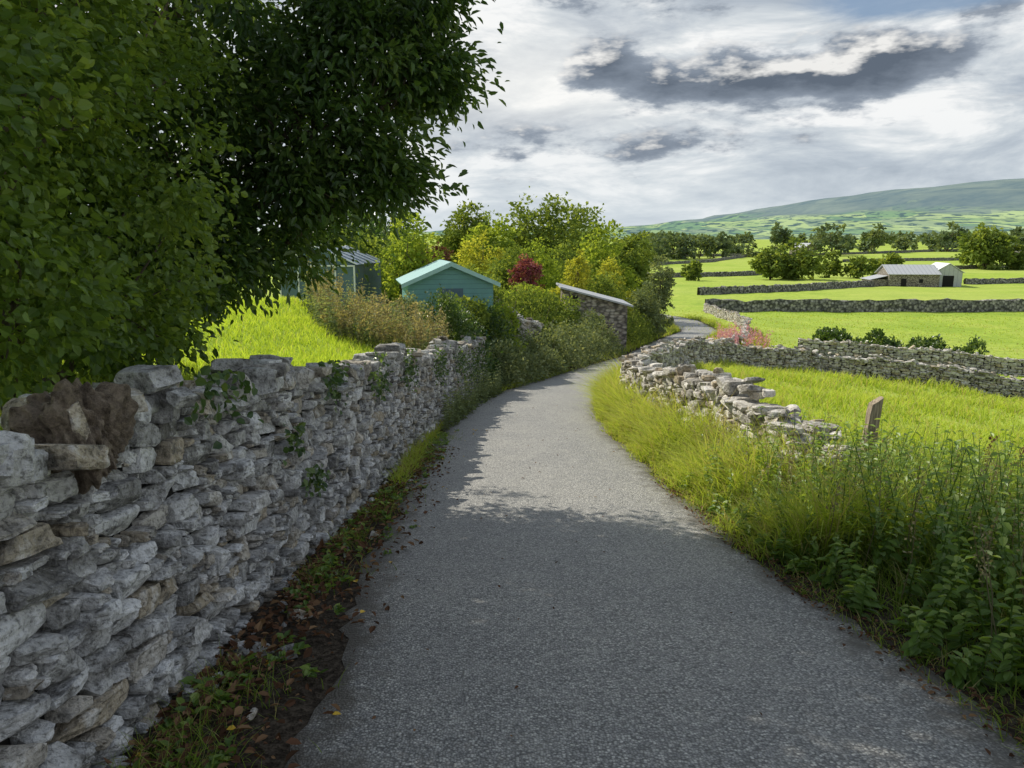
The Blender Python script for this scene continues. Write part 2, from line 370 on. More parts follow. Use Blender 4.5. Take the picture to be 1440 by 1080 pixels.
lw_h=lambda s:1.30+.05*math.sin(s*1.3)+.04*math.sin(s*3.1)
nfl=lambda y:7 if y<5 else (4 if y<11 else 3)
pa,mb,ms=wall('dry_stone_wall',pts,lw_h,sides=(1,),nf=nfl,zf=lambda x,y:Pf(y),wr=(.08,.2),hr=(.03,.115),cop=(.10,.22),coph=(.07,.17))
mb.build('dry_stone_wall',ms)
rp=[(3.25,6.6),(2.95,8),(2.6,12),(2.5,15.5),(2.95,17.5),(3.9,20),(4.9,23),(6.3,27.5),(8.8,31.3),(14,33.6),(22,31.5),(36,28)]
def rw_h(s):
    b=.95+.05*math.sin(s*1.7)+.04*math.sin(s*4.1)
    if s<3: b=.62+.11*s+.06*math.sin(s*5)
    if s<.8: b=.35+.3*s
    return b
pa2,mb,ms=wall('dry_stone_wall',rp,rw_h,sides=(1,-1),thick=.52,mat=M_stone2,nf=lambda y:7 if y<9 else (4 if y<16 else 3),wr=(.1,.3),hr=(.04,.13),cop=(.16,.34),coph=(.06,.15),jit=.035,zsink=.03)
S=70; cen=np.c_[3.1+rng.normal(size=S)*.2,6.4+rng.random(S)*1.6,np.zeros(S)]; cen[:,2]=H(cen[:,0],cen[:,1])+rng.random(S)*.62*np.clip((cen[:,1]-6.0)/1.0,.3,1.3)
az=rng.normal(size=S)*.7; ti=rng.normal(size=S)*.13
ax=np.stack([np.c_[np.cos(az),np.sin(az),ti],np.c_[-np.sin(az),np.cos(az),ti*.5],np.c_[-ti,0*ti,1+0*ti]],1); ax=nrmz(ax)
stones(mb,cen,np.c_[rng.uniform(.1,.24,S),rng.uniform(.08,.17,S),rng.uniform(.025,.06,S)],ax,7)
mb.build('dry_stone_wall',ms)
_,mb,ms=wall('dry_stone_wall',[(17,44),(24,43.5),(34,42),(48,39)],lambda s:.9,sides=(1,),nf=lambda y:3,mat=M_stone2,wr=(.2,.4),hr=(.1,.2),cop=(.3,.5))
mb.build('dry_stone_wall',ms)
_,mb,ms=wall('dry_stone_wall',[(9.2,33.0),(11.8,38),(13.8,44),(16.3,52),(19,60),(21,70),(23.5,91)],lambda s:.9,sides=(-1,),nf=lambda y:3,mat=M_stone2,wr=(.2,.4),hr=(.1,.2),cop=(.3,.5))
mb.build('dry_stone_wall',ms)
def far_wall(pts,h=1.3):
    pa=Path(pts,3); st=.35 if pa.L<150 else 1.; s_=np.arange(0,pa.L,st); q,t=pa.at(s_); nn=np.stack([t[:,1],-t[:,0]],1)
    z=H(q[:,0],q[:,1]); rows=[]
    for lat,zz in ((.35,0),(.33,.35),(.28,.7),(.2,1),(-.2,1),(-.28,.7),(-.35,0)):
        k=len(s_); rows.append(np.c_[q+nn*(lat+rng.normal(size=k)*.05)[:,None],z-.1+(h+.1)*zz+rng.normal(size=k)*.07*(zz>0)])
    V=np.stack(rows,1); i=np.arange(len(s_)-1)[:,None]*7+np.arange(6)[None]
    mb=MB(); mb.add(V,np.stack([i,i+1,i+8,i+7],-1),0,np.repeat(rng.random(len(s_))*.9,7)); mb.build('dry_stone_wall',[M_fw])
m,t=newmat('distant_stone'); vc=t.n('ShaderNodeTexVoronoi',{'Scale':3.2,'Vector':t.obj}); g=t.n('ShaderNodeSeparateColor',{0:vc.outputs['Color']}).outputs[0]
col=t.mix(t.ramp(vc.outputs[0],[(.4,0.),(.7,.8)]),t.ramp(g,[(0,(.14,.14,.13)),(.6,(.26,.25,.23)),(1,(.46,.44,.4))]),(.03,.03,.03)); finish(t,col,.95,vc.outputs[0],1.,.05); M_fw=m
far_wall([(23.5,91),(60,92),(120,95),(200,99)],1.4)
far_wall([(30,121),(50,132),(72,150)],1.2); far_wall([(95,158),(130,166),(260,180)],1.2)
far_wall([(20,175),(60,200),(90,230)],1.2); far_wall([(30,160),(40,230),(60,330)],1.2)
far_wall([(40,300),(90,340),(130,420)],1.3); far_wall([(110,230),(200,260),(400,300)],1.2); far_wall([(60,420),(200,470),(500,520)],1.5); far_wall([(140,320),(260,380),(330,520)],1.3)
# ------------------------------------------------------------------ trees
def crown_leaves(mb,blobs,nclump,cr,lpc,ls,mi=0,shell=.55,w=.5,flat=.7,droop=.2,vp=.8,simple=False,kc=.55,jit=.10):
    vol=np.array([b[3]*b[4]*b[5] for b in blobs])**vp; ch=rng.choice(len(blobs),nclump,p=vol/vol.sum())
    B=np.array(blobs)[ch]; d=rdir(nclump); rr=shell+(1-shell)*rng.random(nclump)**.6
    rr*=1+jit*rng.normal(size=nclump)
    cen=B[:,:3]+d*B[:,3:]*rr[:,None]
    cs=cr*(.6+.8*rng.random(nclump)); 
    k=np.repeat(np.arange(nclump),lpc); N=len(k)
    p=rng.normal(size=(N,3))*np.array([1,1,flat])*.5*cs[k][:,None]+cen[k]
    out=nrmz(p-cen[k]+d[k]*cs[k][:,None]*.6)
    dr=nrmz(out+rdir(N)*.8+np.array([0,0,-droop])); n=nrmz(rdir(N)*.8+np.array([0,0,.7])+out*.4)
    cl=rng.random(nclump); r=np.clip(kc*cl[k]+(1-kc)*rng.random(N),0,1)
    leaves(mb,p,dr,n,ls*(.6+.8*rng.random(N)),mi,w,r,simple); return cen
def limbs(mb,base,blobs,r0,cen=None,ntw=40,mi=1,z0=None):
    base=np.array(base,float)
    for b in blobs:
        e=np.array(b[:3]); m1=base+(e-base)*.4+rng.normal(size=3)*.15*np.linalg.norm(e-base)*.4; m1[2]=base[2]+(e[2]-base[2])*.5
        ts=np.linspace(0,1,9)[:,None]; pp=(1-ts)**2*base+2*ts*(1-ts)*m1+ts**2*e; pp[1:-1]+=rng.normal(size=(7,3))*.015*np.linalg.norm(e-base)
        tube(mb,pp,np.linspace(r0,r0*.25,9)*rng.uniform(.6,1),mi)
    if cen is not None and ntw:
        B=np.array(blobs)[:,:3]
        for c in cen[rng.choice(len(cen),min(ntw,len(cen)),False)]:
            s=B[np.argmin(((B-c)**2).sum(1))]; s=s+(base-s)*rng.random()*.3
            m1=(s+c)/2+rng.normal(size=3)*.12*np.linalg.norm(c-s); ts=np.linspace(0,1,6)[:,None]
            tube(mb,(1-ts)**2*s+2*ts*(1-ts)*m1+ts**2*c,np.linspace(r0*.28,r0*.05,6),mi,5)
mb=MB()
bl=[(-2.9,7.6,4.7,1.9,2.1,2.5),(-1.35,7.3,3.2,.9,1.0,.55),(-1.7,7.2,2.65,.95,1.1,.7),(-2.7,7.0,2.25,1.3,1.3,1.1),(-2.3,7.1,1.75,.7,.9,.6),(-1.1,7.1,3.75,.7,.8,.4),(-.85,7.2,3.05,.4,.5,.3),(-1.3,7.0,2.1,.45,.5,.35),(-5.2,8,4.5,2.6,2.4,3.2),(-2.4,7.9,6.6,2.0,2.0,1.9),(-4.2,6.8,2.0,1.6,1.4,1.3),(-3.35,6.2,1.15,.85,.8,.6),(-2.9,6.6,1.45,.7,.7,.5)]
cen=crown_leaves(mb,bl,860,.31,115,.085,0,.5,.42,droop=.4,vp=.48,kc=.6,jit=.14); limbs(mb,(-4.4,7.8,H(-4.4,7.8)-.1),bl,.08,cen,150)
mb.build('laurel_tree',[L_dark,M_bark])
mb=MB()
bl=[(-2.75,4.3,2.4,1.0,1.2,1.3),(-2.4,3.3,2.3,.7,.8,1.1),(-3.3,5,3.6,1.4,1.4,2.0),(-2.6,4,4.2,1.1,1.5,1.3),(-3.0,5.4,1.5,.8,.8,.8),(-2.3,2.4,1.9,.5,.7,.8),(-2.4,3.6,1.3,.5,.9,.42),(-2.5,4.8,1.15,.45,.6,.4)]
cen=crown_leaves(mb,bl,680,.21,120,.046,0,.5,.75,vp=.6,kc=.65,jit=.14); limbs(mb,(-3.3,4.6,H(-3.3,4.6)-.1),bl,.06,cen,120)
mb.build('hawthorn_tree',[L_haw,M_bark])
def tree(name,x,y,ztop,r,mat,leaf,nl,zb=None,nb=6,low=.25,rz=None,mb=None,ntw=10):
    g=float(H(x,y)); h=ztop-g; own=mb is None; mb=mb or MB()
    zc0=g+h*low; bl=[]
    for k in range(nb):
        a=k/nb*6.283+rng.random()*1.2; f=rng.uniform(.3,.72); zz=rng.uniform(.1,.72)
        bl.append((x+math.cos(a)*r*f*.9,y+math.sin(a)*r*f*.9,zc0+(ztop-zc0)*zz,r*rng.uniform(.3,.58),r*rng.uniform(.35,.55),(ztop-zc0)*rng.uniform(.16,.32)))
    bl.append((x+rng.normal()*r*.2,y,zc0+(ztop-zc0)*.68,r*.5,r*.5,(ztop-zc0)*.32))
    lpc=24; cen=crown_leaves(mb,bl,nl//lpc,r*.18,lpc,leaf,0,.7,.75,simple=True,kc=.7)
    limbs(mb,(x,y,g-.1),bl,max(.05,h*.022),cen,ntw)
    if own: return mb.build(name,[mat,M_bark])
tree('broadleaf_tree',-5,75,4.7,3.6,L_mid,.36,5200,low=.1)
tree('broadleaf_tree',2,70,4.9,4.7,L_mid,.36,8000,low=.1,nb=9)
tree('broadleaf_tree',-1,64,3.2,3.0,L_lime,.32,4200,low=.1)
tree('broadleaf_tree',6.2,76,4.3,4.0,L_mid,.36,5000,low=.1,nb=8)
tree('broadleaf_tree',7.7,60,2.7,2.8,L_lime,.3,5600,low=.1,nb=8)
tree('broadleaf_tree',10.8,70,2.2,2.6,L_mid,.32,3800,low=.1)
tree('broadleaf_tree',13.0,78,1.4,2.0,L_mid,.32,2800,low=.1)
tree('broadleaf_tree',-10,62,4.6,4.0,L_dark,.34,5500,low=.1)
tree('broadleaf_tree',-16,66,6.0,5.0,L_dark,.4,5500,low=.1)
tree('golden_shrub',-1.7,45,1.85,1.7,L_yel,.17,4200,low=.1,nb=8)
tree('broadleaf_tree',-3.6,26,2.3,1.15,L_lime,.13,4200,low=.12,nb=8)
tree('copper_shrub',-3.0,31,1.4,1.1,L_wood,.13,3000,low=.1)
tree('purple_shrub',.9,38,.6,1.0,L_purp,.13,3600,low=.2)
tree('golden_shrub',3.3,43,.75,1.25,L_yel,.15,4000,low=.1)
tree('garden_shrub',-.2,40,1.1,1.6,L_mid,.16,4400,low=.1)
tree('garden_shrub',1.7,47,1.5,1.8,L_lime,.16,4400,low=.1)
tree('garden_shrub',.2,31,-.3,1.5,L_lime,.12,5000,low=.05)
tree('garden_shrub',1.9,34,-.8,1.4,L_mid,.12,4500,low=.05)
tree('garden_shrub',3.6,35.6,-1.75,1.0,L_grey,.11,3600,low=.02)
tree('garden_shrub',5.4,45,-.4,1.6,L_mid,.15,4000,low=.05)
tree('garden_shrub',7,50,.2,1.6,L_yel,.15,4000,low=.05)
tree('garden_shrub',-1.4,33,.3,1.3,L_mid,.14,4000,low=.05)
tree('garden_shrub',4.3,52,1.3,1.9,L_mid,.17,4000,low=.05)
tree('garden_shrub',-6.5,33,2.0,1.8,L_mid,.16,4000,low=.05)
tree('garden_shrub',-1.6,20.4,.0,.85,L_mid,.09,4800,low=.02,nb=8)
tree('garden_shrub',-.5,22.0,-.3,.85,L_lime,.10,4200,low=.02)
tree('garden_shrub',-2.9,20.6,.1,.8,L_grey,.09,4200,low=.02,nb=8)
tree('willow_shrub',9.5,50,.7,1.25,L_grey,.16,7000,low=.02,nb=9)
tree('garden_shrub',8.2,47,-1.2,1.1,L_grey,.14,3500,low=.02)
tree('field_tree',41,172,-3.5,2.2,L_mid,.65,900,low=.1)
tree('field_tree',61,178,-.8,4.2,L_mid,.85,2000,low=.05)
tree('field_tree',67.5,180,1.8,5.6,L_mid,.85,2800,low=.05,nb=8)
tree('field_tree',80,190,-2.0,3.2,L_mid,.75,1300,low=.05)
tree('field_tree',85.5,186,-3.0,3.6,L_mid,.75,1400,low=.05)
tree('field_tree',97,195,-2.3,3.8,L_mid,.75,1500,low=.05)
tree('field_tree',150,240,5.7,8.8,L_mid,1.1,4200,low=.1,nb=9)
tree('field_tree',158,236,-.8,4,L_mid,.9,1500,low=.05)
tree('field_tree',141,400,7.5,6,L_far,1.6,1100,low=.15)
mb=MB()
def dist(px,Yd,h,r):
    x=(px-720)/1050*Yd*.98; tree('',x,Yd,float(H(x,Yd))+h,r*1.15,None,r*.28,500,mb=mb,nb=5,low=.0,ntw=0)
for px,Yd,h,r in [(930,380,14,6),(947,390,16,7),(965,385,11,6),(985,390,14,7),(1005,400,12,6),(1022,400,11,5),(890,300,11,6),(905,320,10,6),(918,340,11,5),
   (1150,450,15,7),(1175,455,21,8),(1060,420,7,6),(1040,520,9,8),(1230,480,16,9),(1218,500,12,7),(1275,560,8,8),(1335,480,17,9),(1352,520,12,8),(1400,560,13,9),(1430,500,14,9),(1445,420,12,8),
   (1120,560,8,8),(1190,640,11,10),(1320,760,13,14),(1360,700,12,12),(1410,720,14,14),(1450,650,15,12),(930,600,12,10),(870,250,8,5),(855,280,11,6)]:
    dist(px,Yd,h,r)
for k in range(40):
    Yd=rng.uniform(750,1500); dist(rng.uniform(880,1500),Yd,rng.uniform(5,15),rng.uniform(8,17))
for k in range(14): dist(rng.uniform(520,880),rng.uniform(110,170),rng.uniform(6,9),rng.uniform(4,6))
mb.build('distant_trees',[L_far,M_bark])
# ------------------------------------------------------------------ hedges & shrubs along left of bend
def bank(name,pts,hgt,wid,mat,leaf,n,extra=None,zoff=0):
    pa=Path(pts,1); mb=MB(); N=n; a=rng.random(N)*pa.L; q,t=pa.at(a); nn=np.stack([t[:,1],-t[:,0]],1)
    hh=hgt*(.7+.3*np.sin(a*2.1)+.18*np.sin(a*5.3+1)); th=rng.random(N)*np.pi; rr=(.75+.3*rng.random(N))
    lat=np.cos(th)*wid*rr; z=np.sin(th)**.7*hh*rr
    xy=q+nn*lat[:,None]; p=np.c_[xy,H(xy[:,0],xy[:,1])+z+zoff]
    out=np.c_[nn*np.cos(th)[:,None],np.sin(th)]; bump=.12*np.sin(a*9+th*5)+.1*np.sin(a*17-th*9)+rng.normal(size=N)*.07; p+=out*bump[:,None]
    rr_=np.clip(.5+.3*np.sin(a*7+th*4)+.25*rng.normal(size=N),0,1)
    leaves(mb,p,nrmz(out+rdir(N)*.9),nrmz(out+rdir(N)*.7+[0,0,.5]),leaf*(.6+.8*rng.random(N)),0,.6,rr_,simple=True)
    for k in range(int(pa.L*3)):
        a=rng.random()*pa.L; q,t=pa.at(a); b=np.array([*q,float(H(*q))+zoff]); e=b+np.array([rng.normal()*wid*.5,rng.normal()*wid*.5,hgt*rng.uniform(.5,.9)])
        tube(mb,[b,(b+e)/2+rng.normal(size=3)*.05,e],[.02,.015,.006],1,5)
    mb.build(name,[mat,M_bark]); return pa
bank('ivy_hedge',[(-1.5,17.6),(-1.0,19.5),(-.5,21.5)],1.7,.6,L_dark,.08,15000)
bank('hedge',[(-.5,19.5),(.3,22),(1.2,24.8)],1.1,.55,L_grey,.09,12000)
bank('hedge',[(1.2,25),(2.2,28.5),(3.2,32),(4.6,36)],1.4,.8,L_grey,.10,14000)
bank('hedge',[(-1.0,24),(.6,27.5),(1.8,31)],2.0,.8,L_mid,.11,12000)
bank('hedge',[(5.6,40),(7.2,44),(8.4,48)],1.7,.8,L_mid,.12,8000)
bank('bramble_hedge',[(19.5,46.5),(23,47),(29,46)],1.3,1.2,L_dark,.2,12000)
bank('bramble_hedge',[(11.5,35.5),(13,40),(14.8,45)],.7,.6,L_yel,.13,5000)
# ------------------------------------------------------------------ buildings
def boxmesh(name,x0,x1,y0,y1,z0,z1,mat,par,rot=0):
    mb=MB(); V=[(x0,y0,z0),(x1,y0,z0),(x1,y1,z0),(x0,y1,z0),(x0,y0,z1),(x1,y0,z1),(x1,y1,z1),(x0,y1,z1)]
    mb.add(V,[[0,3,2,1],[4,5,6,7],[0,1,5,4],[1,2,6,5],[2,3,7,6],[3,0,4,7]]); o=mb.build(name,[mat]); o.parent=par; return o
def slab(name,a,b,c,d,th,mat,par):
    a,b,c,d=[np.array(v,float) for v in (a,b,c,d)]; n=nrmz(np.cross(b-a,d-a))*th
    V=[a,b,c,d,a+n,b+n,c+n,d+n]; mb=MB(); mb.add(V,[[0,3,2,1],[4,5,6,7],[0,1,5,4],[1,2,6,5],[2,3,7,6],[3,0,4,7]]); o=mb.build(name,[mat]); o.parent=par; return o
def empty(name,loc,rz=0):
    e=bpy.data.objects.new(name,None); e.location=loc; e.rotation_euler=(0,0,rz); scene.collection.objects.link(e); return e
def gable(par,w,d,he,hr,mat,name='walls'):
    mb=MB(); x=w/2;y=d/2
    V=[(-x,-y,-.3),(x,-y,-.3),(x,-y,he),(0,-y,hr),(-x,-y,he),(-x,y,-.3),(x,y,-.3),(x,y,he),(0,y,hr),(-x,y,he)]
    mb.add(V,[[0,1,2,4],[5,9,7,6],[0,4,9,5],[1,6,7,2]]); 
    mb.add([(-x,-y,he),(x,-y,he),(0.001,-y,hr),(-.001,-y,hr),(-x,y,he),(x,y,he),(.001,y,hr),(-.001,y,hr)],[[0,1,2,3],[4,7,6,5]])
    o=mb.build(name,[mat]); o.parent=par
def cladmat(name,col,period,axis=2):
    m,t=newmat(name); c=t.n('ShaderNodeSeparateXYZ',{0:t.obj}).outputs[axis]
    f=t.m('FRACT',t.m('DIVIDE',c,period)); col2=t.mix(t.noise(t.obj,4,4),tuple(v*.75 for v in col),col)
    col2=t.mix(t.ramp(f,[(0,.75),(.12,0.),(1,0.)]),col2,tuple(v*.25 for v in col)); finish(t,col2,.55,f,.6,.02); return m
M_teal=cladmat('teal_cladding',(.20,.42,.43),.14); M_tealroof=cladmat('teal_roof',(.32,.54,.55),.32,1)
M_trim=plain('pale_teal_trim',(.38,.6,.58)); M_slate=cladmat('slate_roof',(.5,.52,.56),.32,1); M_tin=cladmat('tin_roof',(.55,.57,.6),.8,0)
M_white=plain('white_paint',(.75,.76,.76),.5); M_darkin=plain('dark_opening',(.015,.015,.015),.8); M_glass=plain('glass_panel',(.10,.16,.22),.08,.0)
m,t=newmat('rubble_masonry'); vc=t.n('ShaderNodeTexVoronoi',{'Scale':4.5,'Vector':t.n('ShaderNodeMapping',{'Vector':t.obj,'Scale':(1,1,1.8)}).outputs[0]}); g=t.n('ShaderNodeSeparateColor',{0:vc.outputs['Color']}).outputs[0]
col=t.mix(t.ramp(vc.outputs[0],[(.35,0.),(.7,.8)]),t.ramp(g,[(0,(.22,.19,.16)),(.5,(.36,.32,.27)),(1,(.52,.48,.42))]),(.06,.055,.05)); finish(t,col,.95,vc.outputs[0],1.,.04); M_rub=m
e=empty('garden_shed',(-2.05,23.2,float(H(-2.05,23))-.1),rad(12)); zb=e.location.z
he=.33-zb; hr=.88-zb; gable(e,2.5,2.6,he,hr,M_teal)
for sg in (-1,1):
    a=(0,-1.45,hr+.02); b=(sg*1.42,-1.45,he-.05); c=(sg*1.42,1.45,he-.05); d=(0,1.45,hr+.02)
    slab('roof_slope',*( (a,b,c,d) if sg>0 else (a,d,c,b)),.05,M_tealroof,e)
    mb=MB(); k=.12; mb.add([(0,-1.47,hr+.07),(sg*1.44,-1.47,he+.0),(sg*1.44,-1.47,he-k),(0,-1.47,hr-.06),(0,-1.44,hr+.07),(sg*1.44,-1.44,he),(sg*1.44,-1.44,he-k),(0,-1.44,hr-.06)],[[0,1,2,3],[4,7,6,5],[0,4,5,1],[3,2,6,7],[1,5,6,2]]); o=mb.build('bargeboard',[M_trim]); o.parent=e
boxmesh('window',-.35,.35,-1.32,-1.302,he-.75,he-.15,M_glass,e); boxmesh('window_sill',-.4,.4,-1.36,-1.304,he-.82,he-.755,M_trim,e)
e=empty('greenhouse',(-6.3,26.5,float(H(-6.3,26.5))-.1),rad(-8)); zb=e.location.z; he=.75-zb; hr=1.3-zb
gable(e,2.6,2.8,he,hr,M_glass,'glass_walls')
for sg in (-1,1):
    a=(0,-1.45,hr+.02); b=(sg*1.38,-1.45,he+.0); c=(sg*1.38,1.45,he); d=(0,1.45,hr+.02)
    slab('glass_roof',*((a,b,c,d) if sg>0 else (a,d,c,b)),.02,M_glass,e)
    for k in range(6):
        yk=-1.45+k*.58; tubeb=MB(); tube(tubeb,[(0,yk,hr+.05),(sg*.69,yk,(hr+he)/2+.05),(sg*1.4,yk,he+.04)],[.022]*3,0,4); o=tubeb.build('glazing_bar',[M_white]); o.parent=e
for xk in (-1.3,-.65,0,.65,1.3): boxmesh('frame_post',xk-.025,xk+.025,-1.44,-1.403,0,he if abs(xk)>1 else he+.3,M_white,e)
boxmesh('frame_rail',-1.3,1.3,-1.46,-1.441,he-.05,he,M_white,e)
e=empty('stone_outbuilding',(4.1,38.5,float(Pf(38))+.2)); zb=e.location.z; zl=-.85-zb; zr=-1.65-zb
mb=MB(); mb.add([(-1.5,-1.6,-.5),(1.6,-1.6,-.5),(1.6,-1.6,zr),(-1.5,-1.6,zl),(-1.5,1.6,-.5),(1.6,1.6,-.5),(1.6,1.6,zr),(-1.5,1.6,zl)],[[0,1,2,3],[5,4,7,6],[1,5,6,2],[4,0,3,7]]); o=mb.build('walls',[M_rub]); o.parent=e
slab('roof',(-1.75,-1.8,zl+.08),(1.85,-1.8,zr-.05),(1.85,1.8,zr-.05),(-1.75,1.8,zl+.08),.08,M_slate,e)
boxmesh('window',-1.25,-.85,-1.63,-1.603,zl-.75,zl-.3,M_darkin,e)
_,mb,ms=wall('garden_wall',[(-1.2,25.6),(.4,25.2),(1.0,26.4)],lambda s:1.5,sides=(1,-1),nf=lambda y:3,mat=M_stone2,wr=(.14,.3),hr=(.07,.14)); mb.build('garden_wall',ms)
e=empty('stone_barn',(80.5,152,float(H(80.5,152))-.2),rad(-6))
boxmesh('walls_long',-5.5,4,-3.5,3.5,-.5,2.6,M_rub,e)
def roofx(x0,x1,y0,y1,he,hr,mat,nm):
    ym=(y0+y1)/2
    slab(nm,(x0,y0,he),(x1,y0,he),(x1,ym,hr),(x0,ym,hr),.08,mat,e); slab(nm,(x0,ym,hr),(x1,ym,hr),(x1,y1,he),(x0,y1,he),.08,mat,e)
    for xx in (x0+.3,x1-.3):
        mb=MB(); mb.add([(xx,y0+.3,he-.05),(xx,y1-.3,he-.05),(xx,ym+.01,hr-.1),(xx,ym-.01,hr-.1)],[[0,1,2,3]]); o=mb.build('gable_end',[M_rub]); o.parent=e
roofx(-5.8,4.2,-3.8,3.8,2.6,4.4,M_tin,'roof')
boxmesh('side_wing',-8.6,-5.503,-2.6,2.6,-.5,1.6,M_rub,e); slab('side_wing_roof',(-8.9,-2.9,1.5),(-5.52,-2.9,2.3),(-5.52,2.9,2.3),(-8.9,2.9,1.5),.08,M_slate,e)
e2=empty('tin_barn',(87.2,153,float(H(87.2,153))-.2),rad(-12)); gable(e2,5,8,3.0,4.7,M_tin,'tin_walls')
for sg in (-1,1):
    a=(0,-4.2,4.75); b=(sg*2.8,-4.2,2.95); c=(sg*2.8,4.2,2.95); d=(0,4.2,4.75)
    slab('roof_slope',*((a,b,c,d) if sg>0 else (a,d,c,b)),.08,M_white,e2)
boxmesh('door_opening',-1,1,-4.05,-4.004,-.2,2.4,M_darkin,e2)
boxmesh('door',-3.2,-2.2,-3.56,-3.503,-.3,1.8,M_darkin,e); boxmesh('window',.2,.9,-3.56,-3.503,1.0,1.7,M_darkin,e)
_r=boxmesh('yard_wall',-12.5,-8.62,-2.6,-2.1,-.3,1.0,M_rub,e)
e=empty('farmhouse',(180,470,float(H(180,470))),rad(20)); gable(e,8,14,5,7.5,M_rub)
for sg in (-1,1):
    a=(0,-7.2,7.6); b=(sg*4.4,-7.2,4.9); c=(sg*4.4,7.2,4.9); d=(0,7.2,7.6); slab('roof_slope',*((a,b,c,d) if sg>0 else (a,d,c,b)),.1,M_slate,e)
m,t=newmat('weathered_wood'); n=t.noise(t.n('ShaderNodeMapping',{'Vector':t.obj,'Scale':(60,60,4)}).outputs[0],1,4,.6)
finish(t,t.mix(t.ramp(n,[(.35,0.),(.65,1.)]),(.14,.11,.08),(.46,.38,.28)),.9,n,1.,.01); M_wood=m
mb=MB(); x,y=3.95,8.1; g=float(H(x,y)); hts=np.linspace(-.1,1.05,9)
V=[];
for k,hh in enumerate(hts):
    for j,(a,b) in enumerate([(-1,-1),(0,-1.1),(1,-1),(1.1,0),(1,1),(0,1.05),(-1,1),(-1.1,0)]): V.append((x+a*.06+hh*.09+rng.normal()*.003,y+b*.05+rng.normal()*.003,g+hh+(.04*a if k==8 else 0)))
F=[[k*8+j,k*8+(j+1)%8,(k+1)*8+(j+1)%8,(k+1)*8+j] for k in range(8) for j in range(8)]+[[64,65,66,67],[64,67,68,71],[68,69,70,71]]
mb.add(V,F); mb.build('wooden_post',[M_wood])
# old stump in the top of the left wall
mb=MB(); V,F=cube_template(34); p=nrmz(V)
dsp=sum(np.sin(p@(rdir(1)[0]*f)+rng.random()*6)*a for f,a in ((3,.12),(5,.10),(8,.08),(9,.08),(14,.06),(20,.045),(22,.045),(31,.035),(37,.03),(45,.02)))
p=p*(1+dsp)[:,None]*np.array([.17,.18,.2])+np.array([-1.63,2.72,.88]); mb.add(p,F); 
m,t=newmat('stump_bark'); n=t.noise(t.obj,22,6,.8); v=t.vor(t.obj,14); finish(t,t.mix(t.ramp(n,[(.32,0.),(.68,1.)]),(.08,.058,.042),(.50,.40,.30)),.9,t.m('ADD',n,t.m('MULTIPLY',v,.6)),1.,.06)
mb.build('tree_stump',[m],False)
# ------------------------------------------------------------------ grass & plants
def scat(N,x0,x1,y0,y1): return x0+(x1-x0)*rng.random(N),y0+(y1-y0)*rng.random(N)
mb=MB()
N=46000; y=2.2+17*rng.random(N)**1.15; wv=np.interp(y,[2,7,8,12,16,19],[1.4,1.3,1.15,.9,.5,.4]); f=rng.random(N)**.9; x=C(y)+1.34+f*wv+rng.normal(size=N)*.05
k=y>5.0; x,y,f=x[k],y[k],f[k]; cl_=.75+.35*np.sin(y*3.1+x*2)+.2*np.sin(y*7.7); hh=(.10+.62*ss(f*2.0))*(.4+rng.random(len(x))*.95)*cl_
grass(mb,x,y,hh,.007+.0007*y,.8,dirbias=(-.45,-.2,0),segs=3)
y=15+10*rng.random(2500); x=C(y)+1.45*1.08+rng.random(2500)*.4; grass(mb,x,y,.2+.35*rng.random(2500),.015,.5)
N=7000; y=7.5+18*rng.random(N); x=C(y)-1.42-(rng.random(N)**1.2)*np.interp(y,[7,12,17,25],[.12,.3,.6,.5]); grass(mb,x,y,.06+.22*rng.random(N),.009,.8)
N=5000; y=28+50*rng.random(N); sgn=np.where(rng.random(N)<.5,-1,1); x=C(y)+sgn*(1.55+rng.random(N)*.9); grass(mb,x,y,.2+.4*rng.random(N),.035,.5,segs=2)
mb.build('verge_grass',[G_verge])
mb=MB(); N=60000; y=4+30*rng.random(N)**1.1; x=C(y)+2.9+rng.random(N)**1.3*(y*.9+1); k=(y<33.5)
x,y=x[k],y[k]; nz=np.sin(x*1.3+y*.7)+np.sin(x*.6-y*1.1); grass(mb,x,y,(.14+.24*rng.random(len(x)))*(1+.38*nz),.008+.0012*y,.6,segs=2)
N=16000; y=34+57*rng.random(N); x=14+rng.random(N)*(y*.8); grass(mb,x,y,.08+.12*rng.random(N),.04+.0008*y,.5,segs=1)
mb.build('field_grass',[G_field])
mb=MB(); N=42000; y=3.5+16*rng.random(N); x=WL(y)-.42-rng.random(N)**1.2*7; grass(mb,x,y,.06+.18*rng.random(N),.008+.0008*y,.6,segs=2)
mb.build('garden_grass',[G_gard])
